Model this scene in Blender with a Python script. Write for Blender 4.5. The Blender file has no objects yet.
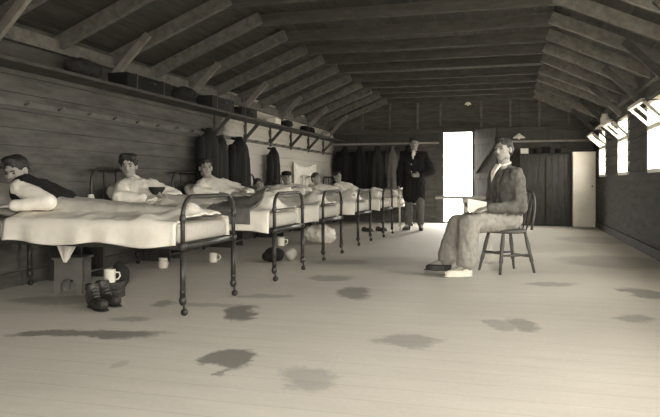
import bpy, bmesh, math, random
from mathutils import Vector, Matrix, noise
random.seed(7)
PI = math.pi
C = bpy.context.scene.collection
V = Vector
TH = math.radians(15.9); CT, ST = math.cos(TH), math.sin(TH)
HC, FPX, HY = 0.87, 650.0, 184.0

# ------------------------------------------------------------------ materials
def sep(v):
    return (min(v, 1), min(v * .945, 1), min(v * .83, 1), 1)

MATS = {}
def mat(name, v, rough=.8, var=.25, scale=6.0, stretch=(1, 1, 1), bump=0.0, metal=0.0, fine=0.0):
    if name in MATS: return MATS[name]
    m = bpy.data.materials.new(name); m.use_nodes = True
    nt = m.node_tree; n = nt.nodes; l = nt.links
    b = n['Principled BSDF']; b.inputs['Roughness'].default_value = rough
    b.inputs['Metallic'].default_value = metal
    tc = n.new('ShaderNodeTexCoord'); mp = n.new('ShaderNodeMapping'); mp.inputs['Scale'].default_value = stretch
    l.new(tc.outputs['Object'], mp.inputs['Vector'])
    nz = n.new('ShaderNodeTexNoise'); nz.inputs['Scale'].default_value = scale; nz.inputs['Detail'].default_value = 6
    nz.inputs['Roughness'].default_value = .65
    l.new(mp.outputs['Vector'], nz.inputs['Vector'])
    r = n.new('ShaderNodeValToRGB'); r.color_ramp.elements[0].position = .3; r.color_ramp.elements[1].position = .7
    r.color_ramp.elements[0].color = sep(v * (1 - var)); r.color_ramp.elements[1].color = sep(v * (1 + var))
    l.new(nz.outputs['Fac'], r.inputs['Fac']); l.new(r.outputs['Color'], b.inputs['Base Color'])
    if bump:
        bp = n.new('ShaderNodeBump'); bp.inputs['Strength'].default_value = bump; bp.inputs['Distance'].default_value = .01
        l.new(nz.outputs['Fac'], bp.inputs['Height']); l.new(bp.outputs['Normal'], b.inputs['Normal'])
    MATS[name] = m
    return m

timber = mat('roof_timber', .075, .85, .35, 5, (1, 1, 4), .3)
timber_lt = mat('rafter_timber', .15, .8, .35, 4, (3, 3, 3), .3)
ceil_m = mat('ceiling_board', .06, .9, .4, 3, (6, .6, 1), .3)
wall_m = mat('weatherboard', .095, .85, .45, 2.2, (1, .9, 5), .3)
wall_bk = mat('back_boards', .10, .85, .45, 3, (.8, 1, 6), .3)
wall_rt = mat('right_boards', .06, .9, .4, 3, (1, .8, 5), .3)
iron = mat('dark_iron', .045, .45, .3, 20, metal=.3)
iron_w = mat('white_enamelled_iron', .55, .4, .1, 20)
linen = mat('white_linen', .84, .9, .08, 9, bump=.25)
linen2 = mat('grey_linen', .45, .9, .14, 9, bump=.25)
shirt_m = mat('white_shirt_cloth', .86, .9, .10, 12, bump=.3)
tick = mat('mattress_ticking', .5, .9, .1, 30)
dark_cl = mat('dark_wool', .009, .95, .3, 30, bump=.3)
dark_cl2 = mat('charcoal_wool', .022, .95, .3, 30, bump=.3)
grey_cl = mat('grey_wool', .14, .95, .3, 25, bump=.3)
jacket_m = mat('grey_flannel_jacket', .13, .95, .25, 25, bump=.3)
trous_m = mat('pale_flannel', .34, .95, .2, 25, bump=.3)
trous_d = mat('grey_trouser', .13, .95, .2, 25, bump=.3)
skin = mat('skin', .35, .6, .08, 10)
hair_m = mat('dark_hair', .02, .6, .3, 60)
hair_b = mat('brown_hair', .03, .6, .3, 60)
eye_m = mat('eye_dark', .03, .4, .1, 10)
lip_m = mat('lip', .16, .6, .1, 10)
wood = mat('chair_wood', .09, .5, .35, 5, (1, 1, .3), .2)
wood_d = mat('dark_wood', .05, .6, .35, 5, (4, 4, .6), .2)
wood_dd = mat('door_boards', .03, .6, .35, 5, (4, 4, .6), .2)
wood_l = mat('scrubbed_wood', .35, .7, .3, 5, (1, 4, 1), .2)
white_p = mat('white_paint', .72, .6, .08, 4)
enamel = mat('white_enamel', .85, .3, .04, 6)
leather = mat('black_leather', .03, .5, .3, 20)
stool_m = mat('grey_painted_wood', .13, .8, .2, 5)
rail_m = mat('rail_wood', .13, .8, .3, 5)
brace_m = mat('brace_timber', .24, .8, .3, 5)
paper = mat('paper', .85, .9, .04, 8)
earth = mat('outside_earth', .55, .95, .2, 2)

def glass_mat():
    m = bpy.data.materials.new('window_glass'); m.use_nodes = True
    nt = m.node_tree; n = nt.nodes; n.clear()
    o = n.new('ShaderNodeOutputMaterial'); mx = n.new('ShaderNodeMixShader'); mx.inputs[0].default_value = .07
    t = n.new('ShaderNodeBsdfTransparent'); g = n.new('ShaderNodeBsdfGlossy'); g.inputs['Roughness'].default_value = .05
    nt.links.new(t.outputs[0], mx.inputs[1]); nt.links.new(g.outputs[0], mx.inputs[2]); nt.links.new(mx.outputs[0], o.inputs[0])
    return m
glass = glass_mat()

# ------------------------------------------------------------------ geometry helpers
def fin(name, bm, m, parent=None, loc=None, smooth=True, bevel=0):
    bmesh.ops.recalc_face_normals(bm, faces=bm.faces)
    me = bpy.data.meshes.new(name); bm.to_mesh(me); bm.free()
    me.materials.append(m)
    for p in me.polygons: p.use_smooth = smooth
    o = bpy.data.objects.new(name, me); C.objects.link(o)
    if loc is not None: o.location = loc
    if parent: o.parent = parent
    return o

def box(bm, c, s, rz=0, bev=0, rot=None):
    M = Matrix.Translation(V(c)) @ (rot.to_4x4() if rot else Matrix.Rotation(rz, 4, 'Z')) @ Matrix.Diagonal((s[0], s[1], s[2], 1))
    r = bmesh.ops.create_cube(bm, size=1, matrix=M)
    if bev:
        es = list({e for v in r['verts'] for e in v.link_edges})
        bmesh.ops.bevel(bm, geom=es, offset=bev, segments=2, affect='EDGES', profile=.5)

def bar(bm, a, b, w, h, up=(0, 0, 1)):
    a, b = V(a), V(b); d = b - a; x = d.normalized(); y = V(up).cross(x)
    if y.length < 1e-4: y = V((0, 1, 0)).cross(x)
    y.normalize(); z = x.cross(y)
    R = Matrix((x, y, z)).transposed()
    box(bm, (a + b) / 2, (d.length, w, h), rot=R)

def frame_of(d):
    d = V(d).normalized(); u = V((0, 0, 1)) if abs(d.z) < .9 else V((1, 0, 0))
    x = d.cross(u).normalized(); return x, x.cross(d).normalized() * -1

def tube(bm, pts, r, n=8, cap=True, closed=False):
    pts = [V(p) for p in pts]; rs = r if isinstance(r, (list, tuple)) else [r] * len(pts)
    rings = []; N = len(pts); px = None
    for i, p in enumerate(pts):
        if closed: d = pts[(i + 1) % N] - pts[i - 1]
        else: d = pts[min(i + 1, N - 1)] - pts[max(i - 1, 0)]
        d.normalize()
        if px is None: x, y = frame_of(d)
        else:
            x = (px - d * px.dot(d)).normalized(); y = d.cross(x)
        px = x
        rings.append([bm.verts.new(p + (x * math.cos(2 * PI * k / n) + y * math.sin(2 * PI * k / n)) * rs[i]) for k in range(n)])
    for i in range(N if closed else N - 1):
        a, b = rings[i], rings[(i + 1) % N]
        for k in range(n): bm.faces.new((a[k], a[(k + 1) % n], b[(k + 1) % n], b[k]))
    if cap and not closed:
        bm.faces.new(rings[0]); bm.faces.new(rings[-1][::-1])

def lathe(bm, prof, c=(0, 0, 0), n=16, M=None):
    c = V(c); rings = []
    for r, z in prof:
        rings.append([bm.verts.new((M @ V((r * math.cos(2 * PI * k / n), r * math.sin(2 * PI * k / n), z)) if M else V((r * math.cos(2 * PI * k / n), r * math.sin(2 * PI * k / n), z))) + c) for k in range(n)])
    for a, b in zip(rings, rings[1:]):
        for k in range(n): bm.faces.new((a[k], a[(k + 1) % n], b[(k + 1) % n], b[k]))
    bm.faces.new(rings[0][::-1]); bm.faces.new(rings[-1])

def ell(bm, c, r, R=None, sub=3):
    M = Matrix.Translation(V(c)) @ (R.to_4x4() if R else Matrix.Identity(4)) @ Matrix.Diagonal((r[0], r[1], r[2], 1))
    bmesh.ops.create_icosphere(bm, subdivisions=sub, radius=1, matrix=M)

def cone(bm, a, b, r0, r1, n=14, round_ends=True):
    a, b = V(a), V(b)
    tube(bm, [a, b], [r0, r1], n)
    if round_ends:
        ell(bm, a, (r0, r0, r0), sub=2); ell(bm, b, (r1, r1, r1), sub=2)

def remesh(bm, voxel, name, m, parent=None, loc=V((0, 0, 0)), sm=4, folds=0, fscale=(9, 9, 9), seed=0, cut=None):
    me = bpy.data.meshes.new('t'); bm.to_mesh(me); bm.free()
    o = bpy.data.objects.new('t', me); C.objects.link(o)
    r = o.modifiers.new('r', 'REMESH'); r.mode = 'VOXEL'; r.voxel_size = voxel
    if sm:
        s = o.modifiers.new('s', 'SMOOTH'); s.factor = .5; s.iterations = sm
    dg = bpy.context.evaluated_depsgraph_get()
    me2 = bpy.data.meshes.new_from_object(o.evaluated_get(dg))
    bpy.data.objects.remove(o); bpy.data.meshes.remove(me)
    me2.name = name
    if folds:
        nrm = [v.normal.copy() for v in me2.vertices]
        for v, nn in zip(me2.vertices, nrm):
            q = V((v.co.x * fscale[0] + seed, v.co.y * fscale[1], v.co.z * fscale[2]))
            k = noise.noise(q) + .5 * noise.noise(q * 2.1)
            v.co += nn * folds * k
    for v in me2.vertices: v.co -= V(loc)
    me2.materials.clear(); me2.materials.append(m)
    for p in me2.polygons: p.use_smooth = True; p.material_index = 0
    o2 = bpy.data.objects.new(name, me2); C.objects.link(o2)
    if parent: o2.parent = parent
    return o2

def thing(name, label, cat, loc=(0, 0, 0), rz=0, group=None):
    o = bpy.data.objects.new(name, None); C.objects.link(o); o.empty_display_size = .1
    o.location = loc; o.rotation_euler = (0, 0, rz); o['label'] = label; o['category'] = cat
    if group: o['group'] = group
    return o
def tag(o, label, cat, group=None):
    o['label'] = label; o['category'] = cat
    if group: o['group'] = group
    return o
def struct(o):
    o['kind'] = 'structure'; return o
def copy_tree(o, parent=None):
    c = o.copy(); C.objects.link(c)
    if parent: c.parent = parent
    for ch in list(o.children): copy_tree(ch, c)
    return c
def ground(x, y):
    d = HC * FPX / (y - HY); la = d * (x - 330) / FPX
    return V((-d * ST + la * CT, d * CT + la * ST, 0)), d

def G(x, y, back=0, side=0):
    p, _ = ground(x, y); return V((p.x - ST * back + CT * side, p.y + CT * back + ST * side, 0))

# ------------------------------------------------------------------ room
XL, XR, YB, YF = -4.12, 1.60, 14.7, -1.0
ZE, ZC = 2.16, 2.67
XA, XB = -2.78, 0.42

def floor_mat():
    m = bpy.data.materials.new('floor_boards'); m.use_nodes = True
    nt = m.node_tree; n = nt.nodes; l = nt.links; b = n['Principled BSDF']; b.inputs['Roughness'].default_value = .75
    tc = n.new('ShaderNodeTexCoord')
    def nz(scale, det, vec, rough=.6):
        t = n.new('ShaderNodeTexNoise'); t.inputs['Scale'].default_value = scale; t.inputs['Detail'].default_value = det
        t.inputs['Roughness'].default_value = rough
        l.new(vec, t.inputs['Vector']); return t
    def mth(op, a, bb=None, clamp=False):
        t = n.new('ShaderNodeMath'); t.operation = op; t.use_clamp = clamp
        for i, q in enumerate((a, bb)):
            if q is None: continue
            if isinstance(q, (int, float)): t.inputs[i].default_value = q
            else: l.new(q, t.inputs[i])
        return t.outputs[0]
    mp = n.new('ShaderNodeMapping'); mp.inputs['Scale'].default_value = (.7, 4, 1); l.new(tc.outputs['Object'], mp.inputs[0])
    grain = nz(2.0, 8, mp.outputs[0], .7)
    blotch = nz(.9, 6, tc.outputs['Object'])
    speck = nz(40, 3, tc.outputs['Object'])
    base = n.new('ShaderNodeValToRGB'); base.color_ramp.elements[0].position = .25; base.color_ramp.elements[1].position = .75
    base.color_ramp.elements[0].color = sep(.50); base.color_ramp.elements[1].color = sep(.70)
    s = mth('ADD', mth('MULTIPLY', grain.outputs['Fac'], .4), mth('ADD', mth('MULTIPLY', blotch.outputs['Fac'], .35), mth('MULTIPLY', speck.outputs['Fac'], .25)))
    l.new(s, base.inputs['Fac'])
    # stains
    warp = nz(3.5, 5, tc.outputs['Object'], .7)
    wv = n.new('ShaderNodeVectorMath'); wv.operation = 'SUBTRACT'; l.new(warp.outputs['Color'], wv.inputs[0]); wv.inputs[1].default_value = (.5, .5, .5)
    ws = n.new('ShaderNodeVectorMath'); ws.operation = 'SCALE'; l.new(wv.outputs[0], ws.inputs[0]); ws.inputs['Scale'].default_value = .38
    wa = n.new('ShaderNodeVectorMath'); wa.operation = 'ADD'; l.new(tc.outputs['Object'], wa.inputs[0]); l.new(ws.outputs[0], wa.inputs[1])
    STAINS = [(85, 334, 78, 4, .85), (243, 312, 16, 9, .9), (229, 359, 20, 11, .85), (213, 373, 6, 4, .7), (308, 378, 30, 12, .4), (355, 293, 17, 6, .75),
              (405, 341, 36, 6, .5), (497, 325, 14, 7, .4), (522, 325, 16, 7, .55), (645, 293, 18, 6, .7), (634, 318, 19, 4, .5), (165, 303, 10, 4, .6),
              (330, 278, 22, 3, .5), (130, 319, 22, 2.5, .5), (550, 284, 26, 2, .45), (118, 366, 12, 4, .25), (215, 305, 40, 2.2, .4), (60, 300, 50, 5, .5),
              (620, 262, 55, 7, .45), (470, 262, 30, 2, .3), (260, 296, 30, 2, .4), (600, 240, 40, 4, .4), (340, 262, 30, 2.5, .4)]
    tot = None
    for (x, y, hx, hy, st) in STAINS:
        p, d = ground(x, y); rx = hx * d / FPX; ry = max(hy * d * d / (HC * FPX), .03)
        q = n.new('ShaderNodeVectorMath'); q.operation = 'SUBTRACT'; l.new(wa.outputs[0], q.inputs[0]); q.inputs[1].default_value = (p.x, p.y, 0)
        k = n.new('ShaderNodeMapping'); k.vector_type = 'TEXTURE'
        k.inputs['Rotation'].default_value = (0, 0, TH); k.inputs['Scale'].default_value = (rx, ry, 1); l.new(q.outputs[0], k.inputs[0])
        le = n.new('ShaderNodeVectorMath'); le.operation = 'LENGTH'; l.new(k.outputs[0], le.inputs[0])
        w = mth('MULTIPLY', mth('MULTIPLY', mth('SUBTRACT', 1.15, le.outputs['Value']), 2.6, True), st)
        w = mth('MINIMUM', w, st)
        tot = w if tot is None else mth('MAXIMUM', tot, w)
    mx = n.new('ShaderNodeMix'); mx.data_type = 'RGBA'
    l.new(mth('MULTIPLY', tot, .85), mx.inputs['Factor']); l.new(base.outputs['Color'], mx.inputs['A']); mx.inputs['B'].default_value = sep(.10)
    # board gaps (boards run across the hut)
    sx = n.new('ShaderNodeSeparateXYZ'); l.new(tc.outputs['Object'], sx.inputs[0])
    fr = mth('FRACT', mth('DIVIDE', sx.outputs['Y'], .17))
    gap = mth('MULTIPLY', mth('LESS_THAN', fr, .035), .2)
    m2 = n.new('ShaderNodeMix'); m2.data_type = 'RGBA'
    l.new(gap, m2.inputs['Factor']); l.new(mx.outputs['Result'], m2.inputs['A']); m2.inputs['B'].default_value = sep(.12)
    l.new(m2.outputs['Result'], b.inputs['Base Color'])
    bp = n.new('ShaderNodeBump'); bp.inputs['Strength'].default_value = .25; bp.inputs['Distance'].default_value = .01
    l.new(s, bp.inputs['Height']); l.new(bp.outputs[0], b.inputs['Normal'])
    return m

bm = bmesh.new(); box(bm, ((XL + XR) / 2, (YB + YF) / 2, -.05), (XR - XL + .4, YB - YF + .4, .1))
fl = fin('floor', bm, floor_mat(), smooth=False)
struct(fl)
for o in (fl,): pass

# boarded wall along Y at X, with openings [(y0,y1,z0,z1)]
def board_wall(name, X, y0, y1, z1, openings, m, inward, h=.15, t=.10, axis='Y'):
    bm = bmesh.new()
    def P(u, dep, z):   # u along wall, dep: 0 = inner face, positive into the room
        return V((X + inward * dep, u, z)) if axis == 'Y' else V((u, X + inward * dep, z))
    z = 0
    zs = sorted({round(k * h, 4) for k in range(int(z1 / h) + 1)} | {z1} | {o[2] for o in openings} | {o[3] for o in openings})
    for za, zb in zip(zs, zs[1:]):
        if zb - za < 1e-4: continue
        segs = [(y0, y1)]
        for o in openings:
            if o[2] < zb - 1e-4 and o[3] > za + 1e-4:
                ns = []
                for a, b in segs:
                    if o[0] > a: ns.append((a, min(o[0], b)))
                    if o[1] < b: ns.append((max(o[1], a), b))
                ns = [q for q in ns if q[1] - q[0] > 1e-4]
                segs = ns
        for a, b in segs:
            lip = .028 if zb - za > .05 else .004
            vs = [P(u, d, zz) for u in (a, b) for (d, zz) in ((0, zb), (lip, za), (-t, za), (-t, zb))]
            v = [bm.verts.new(q) for q in vs]
            for f in ((0, 1, 5, 4), (1, 2, 6, 5), (2, 3, 7, 6), (3, 0, 4, 7), (0, 3, 2, 1), (4, 5, 6, 7)):
                bm.faces.new([v[i] for i in f])
    return struct(fin(name, bm, m, smooth=False))

def pale_far_end(m, y0, v):  # mixes in a paler tone towards the far end, edge broken by noise
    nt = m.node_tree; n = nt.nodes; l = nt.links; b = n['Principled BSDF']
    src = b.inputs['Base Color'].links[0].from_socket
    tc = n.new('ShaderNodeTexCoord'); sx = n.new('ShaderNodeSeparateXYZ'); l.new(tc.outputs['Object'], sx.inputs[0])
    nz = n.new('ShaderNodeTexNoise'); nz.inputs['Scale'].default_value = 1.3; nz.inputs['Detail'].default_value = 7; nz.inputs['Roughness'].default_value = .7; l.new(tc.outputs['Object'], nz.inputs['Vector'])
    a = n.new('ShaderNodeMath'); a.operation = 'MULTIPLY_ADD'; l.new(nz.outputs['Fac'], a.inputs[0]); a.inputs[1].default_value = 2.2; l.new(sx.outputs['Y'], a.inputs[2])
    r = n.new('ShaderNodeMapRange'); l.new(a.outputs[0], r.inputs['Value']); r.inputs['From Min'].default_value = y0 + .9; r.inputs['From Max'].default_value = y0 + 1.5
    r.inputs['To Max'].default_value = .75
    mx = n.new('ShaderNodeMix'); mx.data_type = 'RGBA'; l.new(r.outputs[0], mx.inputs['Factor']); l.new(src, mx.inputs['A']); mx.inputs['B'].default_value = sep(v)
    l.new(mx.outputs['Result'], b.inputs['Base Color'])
pale_far_end(wall_m, 8.7, .66)
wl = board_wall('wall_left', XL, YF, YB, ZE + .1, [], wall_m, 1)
WINS = [(12.72, 13.58), (10.28, 11.2), (7.85, 8.8), (5.2, 6.3), (2.4, 3.8), (.0, 1.4)]  # last three are unseen, added to light the near floor
wr = board_wall('wall_right', XR, YF, YB, ZE + .1, [(a, b, 1.03, 1.86) for a, b in WINS], wall_rt, -1)
DX0, DX1, DZ = -1.59, -.87, 2.1
wb = board_wall('wall_back', YB, XL - .1, XR + .1, ZC + .25, [(DX0, DX1, 0, DZ)], wall_bk, -1, axis='X')
wf = board_wall('wall_front', YF, XL - .1, XR + .1, ZC + .25, [(-.2, 1.2, .0, 2.1)], wall_m, 1, axis='X')  # unseen opening added behind the camera to light the near floor

# ceiling: flat middle, sloping sides
bm = bmesh.new()
prof = [(XL - .15, ZE - .06 + .12), (XA, ZC + .12), (XB, ZC + .12), (XR + .15, ZE - .06 + .12)]
for (a, za), (b, zb) in zip(prof, prof[1:]):
    n = max(1, round(math.hypot(b - a, zb - za) / .19))
    for k in range(n):
        x0, x1 = a + (b - a) * k / n, a + (b - a) * (k + 1) / n
        q0, q1 = za + (zb - za) * k / n, za + (zb - za) * (k + 1) / n
        g = .006; off = .006 * (k % 2)
        vs = [V((xx, yy, zz + dz + off)) for yy in (YF - .1, YB + .1) for (xx, zz, dz) in ((x0 + g * 0, q0, 0), (x1 - g, q1, 0), (x1 - g, q1, .05), (x0 + g * 0, q0, .05))]
        v = [bm.verts.new(p) for p in vs]
        for f in ((0, 1, 2, 3), (4, 7, 6, 5), (0, 4, 5, 1), (1, 5, 6, 2), (2, 6, 7, 3), (3, 7, 4, 0)): bm.faces.new([v[i] for i in f])
ce = struct(fin('ceiling', bm, ceil_m, smooth=False))
bm = bmesh.new()
for (a, za), (b, zb) in zip(prof, prof[1:]):
    bar(bm, (a, (YF + YB) / 2, za + .085), (b, (YF + YB) / 2, zb + .085), YB - YF + .3, .02)
fin('roof_felt', bm, ceil_m, ce, smooth=False)
Y0 = 5.95
k = -8
while Y0 + .825 * k < YB - .1:
    y = Y0 + .825 * k; j = random.uniform(-.015, .015)
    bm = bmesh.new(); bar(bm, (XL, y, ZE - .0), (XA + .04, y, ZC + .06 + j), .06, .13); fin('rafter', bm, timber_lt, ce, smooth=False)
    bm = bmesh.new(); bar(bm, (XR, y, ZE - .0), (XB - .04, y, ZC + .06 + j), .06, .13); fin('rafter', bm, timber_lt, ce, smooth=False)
    bm = bmesh.new(); bar(bm, (XA - .12, y + .05, ZC + .045 + j), (XB + .12, y + .05, ZC + .045 + j), .045, .13); fin('collar_beam', bm, timber, ce, smooth=False)
    if k % 2 == 0 and y > 3:
        bm = bmesh.new(); bar(bm, (XL + .03, y - .05, 1.93), (-3.62, y - .05, 2.40), .045, .075); fin('brace', bm, brace_m, ce, smooth=False)
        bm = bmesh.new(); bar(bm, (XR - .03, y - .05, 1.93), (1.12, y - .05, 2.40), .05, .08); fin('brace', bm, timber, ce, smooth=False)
    k += 1

def trim(i, a, b, w, h, m=timber):
    bm = bmesh.new(); bar(bm, a, b, w, h); return struct(fin('trim_%d' % i, bm, m, smooth=False))
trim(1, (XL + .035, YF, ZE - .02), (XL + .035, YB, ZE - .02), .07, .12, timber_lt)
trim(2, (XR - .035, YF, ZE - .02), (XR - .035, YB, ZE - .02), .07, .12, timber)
trim(3, (XL, YB - .06, 2.06), (XR, YB - .06, 2.06), .09, .09, timber)
trim(4, (XL, YB - .05, 1.79), (DX0 - .05, YB - .05, 1.79), .07, .035, wood_l)
trim(5, (DX1 + .05, YB - .05, 1.79), (XR, YB - .05, 1.79), .07, .035, wood_l)
ti = 6
for x in (-3.4, -2.75, -2.12, -1.60, -.72, -.1, .5, 1.1):
    trim(ti, (x, YB - .04, 2.1), (x, YB - .04, ZC + .1), .05, .05, timber_lt); ti += 1
trim(ti, (-.72, YB - .05, .72), (-.72, YB - .05, 1.78), .05, .06, wood_l); ti += 1
trim(ti, (DX1 + .05, YB - .05, .70), (.1, YB - .05, .70), .06, .05, wood_l); ti += 1
# dark strips put in for the shade between the ledge and the beam
trim(ti, (XL, YB - .03, 1.92), (DX0 - .05, YB - .03, 1.92), .03, .2, wood_d); ti += 1
trim(ti, (DX1 + .05, YB - .03, 1.92), (XR, YB - .03, 1.92), .03, .2, wood_d); ti += 1
for i, (a, b) in enumerate(((XL, 0), (XR, 1))):
    pass
for nm, X, sg in (('baseboard_left', XL, 1), ('baseboard_right', XR, -1)):
    bm = bmesh.new(); bar(bm, (X + sg * .03, YF, .06), (X + sg * .03, YB, .06), .03, .12); struct(fin(nm, bm, timber, smooth=False))

# windows in the right wall (nearest three unseen, added for light): frame, sash bars, pane, inward-tilted top hopper
for i, (a, b) in enumerate(WINS):
    y = (a + b) / 2; w = b - a
    bm = bmesh.new()
    for (p, q) in (((XR + .03, a, 1.03), (XR + .03, b, 1.03)), ((XR + .03, a, 1.86), (XR + .03, b, 1.86)),
                   ((XR + .03, a, 1.03), (XR + .03, a, 1.86)), ((XR + .03, b, 1.03), (XR + .03, b, 1.86)), ((XR + .03, a, 1.55), (XR + .03, b, 1.55))):
        bar(bm, p, q, .12, .045, up=(0, 1, 0) if p[2] != q[2] else (0, 0, 1))
    wn = struct(fin('window_%d' % (i + 1), bm, white_p, smooth=False))
    bm = bmesh.new()
    bar(bm, (XR + .05, y, 1.03), (XR + .05, y, 1.55), .025, .02); bar(bm, (XR + .05, a, 1.29), (XR + .05, b, 1.29), .02, .02)
    fin('sash_bar', bm, white_p, wn, smooth=False)
    bm = bmesh.new(); box(bm, (XR + .06, y, 1.29), (.004, w, .5)); fin('pane', bm, glass, wn, smooth=False)
    # hopper
    bm = bmesh.new(); top = V((XR - .24, 0, 1.80)); bot = V((XR - .0, 0, 1.57))
    for yy in (a + .04, b - .04, y): bar(bm, (bot.x, yy, bot.z), (top.x, yy, top.z), .04, .03)
    bar(bm, (top.x, a + .02, top.z), (top.x, b - .02, top.z), .04, .04); bar(bm, (bot.x, a + .02, bot.z), (bot.x, b - .02, bot.z), .04, .04)
    hp = fin('hopper_sash', bm, white_p, wn, smooth=False)
    bm = bmesh.new(); bar(bm, (bot.x, y, bot.z), (top.x, y, top.z), w - .08, .004); fin('pane', bm, glass, hp, smooth=False)
    bm = bmesh.new()
    for yy in (a + .02, b - .02):
        tube(bm, [(XR - .01, yy, 1.80), (top.x, yy, top.z)], .008, 6)
    fin('stay', bm, iron, wn)
# door frame and open ledged leaf at the back
bm = bmesh.new()
bar(bm, (DX0 - .03, YB, 0), (DX0 - .03, YB, DZ + .03), .16, .07, up=(0, 1, 0)); bar(bm, (DX1 + .03, YB, 0), (DX1 + .03, YB, DZ + .03), .16, .07, up=(0, 1, 0))
bar(bm, (DX0 - .06, YB, DZ + .03), (DX1 + .06, YB, DZ + .03), .16, .07); bar(bm, (DX0, YB, .015), (DX1, YB, .015), .2, .03)
d1 = struct(fin('door_1', bm, timber, smooth=False))
ang = math.radians(-42)
u = V((math.cos(ang), math.sin(ang), 0))
hinge = V((DX1 + .02, YB - .1, 0))
bm = bmesh.new()
for q in range(5):
    p = hinge + u * (.065 + q * .125); bar(bm, p + V((0, 0, .03)), p + V((0, 0, 2.06)), .122, .025, up=(-u.y, u.x, 0))
lf = fin('door_leaf', bm, wood_dd, d1, smooth=False)
bm = bmesh.new(); nrm = V((u.y, -u.x, 0)) * .028
for z in (.3, 1.05, 1.8): bar(bm, hinge + nrm + V((0, 0, z)), hinge + nrm + u * .62 + V((0, 0, z)), .03, .11)
bar(bm, hinge + nrm + V((0, 0, 1.1)), hinge + nrm + u * .6 + V((0, 0, 1.75)), .03, .09)
fin('ledge', bm, wood_d, lf, smooth=False)
bm = bmesh.new(); tube(bm, [hinge + nrm * 1.5 + u * .56 + V((0, 0, z)) for z in (.95, 1.0, 1.08, 1.12)], .01, 6); fin('door_handle', bm, iron, lf)

# outside ground
for nm, c, s in (('ground_outside', (0, YB + 12.4, -.12), (60, 24, .1)), ('ground_yard', (XR + 12.5, 5, -.12), (24.4, 30, .1)), ('ground_front', (-1, YF - 9, -.12), (40, 17.4, .1))):
    bm = bmesh.new(); box(bm, c, s); struct(fin(nm, bm, earth, smooth=False))

# ------------------------------------------------------------------ beds
BXS = [-2.11, -2.07, -2.09, -2.12, -2.07, -2.07, -2.07]
BEDY = [3.86, 5.45, 7.05, 8.88, 10.42, 12.0, 13.42]
BW, BL, BX = .80, 1.9, -2.07
def arch_pts(x, zt, z0, r=.13, n=7):
    h = BW / 2; P = [V((x, -h, z0)), V((x, -h, (z0 + zt) / 2))]
    for k in range(n + 1):
        a = PI - (PI / 2) * k / n; P.append(V((x, -h + r + r * math.cos(a), zt - r + r * math.sin(a))))
    for k in range(n + 1):
        a = PI / 2 - (PI / 2) * k / n; P.append(V((x, h - r + r * math.cos(a), zt - r + r * math.sin(a))))
    P += [V((x, h, (z0 + zt) / 2)), V((x, h, z0))]
    return P
def collar_ring(bm, x, y, z, r=.028):
    lathe(bm, [(.015, -.03), (r * .8, -.018), (r, 0), (r * .8, .018), (.015, .03)], (x, y, z), 10)

def make_bed(paint):
    root = thing('iron_bed', '', 'bed')
    for nm, x, zt in (('foot_frame', 0, .785), ('head_frame', -BL, 1.02)):
        bm = bmesh.new(); tube(bm, arch_pts(x, zt, .42), .0155, 10)
        for s in (-1, 1):
            collar_ring(bm, x, s * BW / 2, .455, .03); collar_ring(bm, x, s * BW / 2, .64, .024)
        f = fin(nm, bm, paint, root)
        bm = bmesh.new(); bar(bm, (x, -BW / 2, .455), (x, BW / 2, .455), .03, .035); 
        tube(bm, [(x, -BW / 2, .64), (x, BW / 2, .64)], .006, 8)
        if nm == 'head_frame':
            for q in (-.2, 0, .2): tube(bm, [(x, q, .455), (x, q, zt - .01)], .007, 8)
        fin('crossbar', bm, paint, f)
        for s in (-1, 1):
            bm = bmesh.new(); lathe(bm, [(.019, .09), (.019, .42)], (x, s * BW / 2, 0), 10); collar_ring(bm, x, s * BW / 2, .10, .027)
            collar_ring(bm, x, s * BW / 2, .16, .021)
            lg = fin('leg', bm, paint, root)
            bm = bmesh.new(); lathe(bm, [(.022, -.011), (.024, -.005), (.024, .005), (.022, .011)], (x + .012, s * BW / 2, .024), 12, Matrix.Rotation(PI / 2, 3, 'X'))
            tube(bm, [(x, s * BW / 2, .09), (x + .01, s * BW / 2, .06), (x + .012, s * BW / 2, .03)], .008, 6)
            fin('caster', bm, paint, lg)
    for s in (-1, 1):
        bm = bmesh.new(); bar(bm, (0, s * (BW / 2 - .005), .455), (-BL, s * (BW / 2 - .005), .455), .03, .035); fin('side_rail', bm, paint, root, smooth=False)
    bm = bmesh.new()
    for q in range(9): box(bm, (-BL * (q + .5) / 9, 0, .46), (.06, BW - .04, .012))
    fin('bed_slats', bm, iron, root, smooth=False)
    bm = bmesh.new(); box(bm, (-BL / 2, 0, .535), (BL - .06, BW - .06, .13), bev=.04); fin('mattress', bm, tick, root)
    return root

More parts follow.
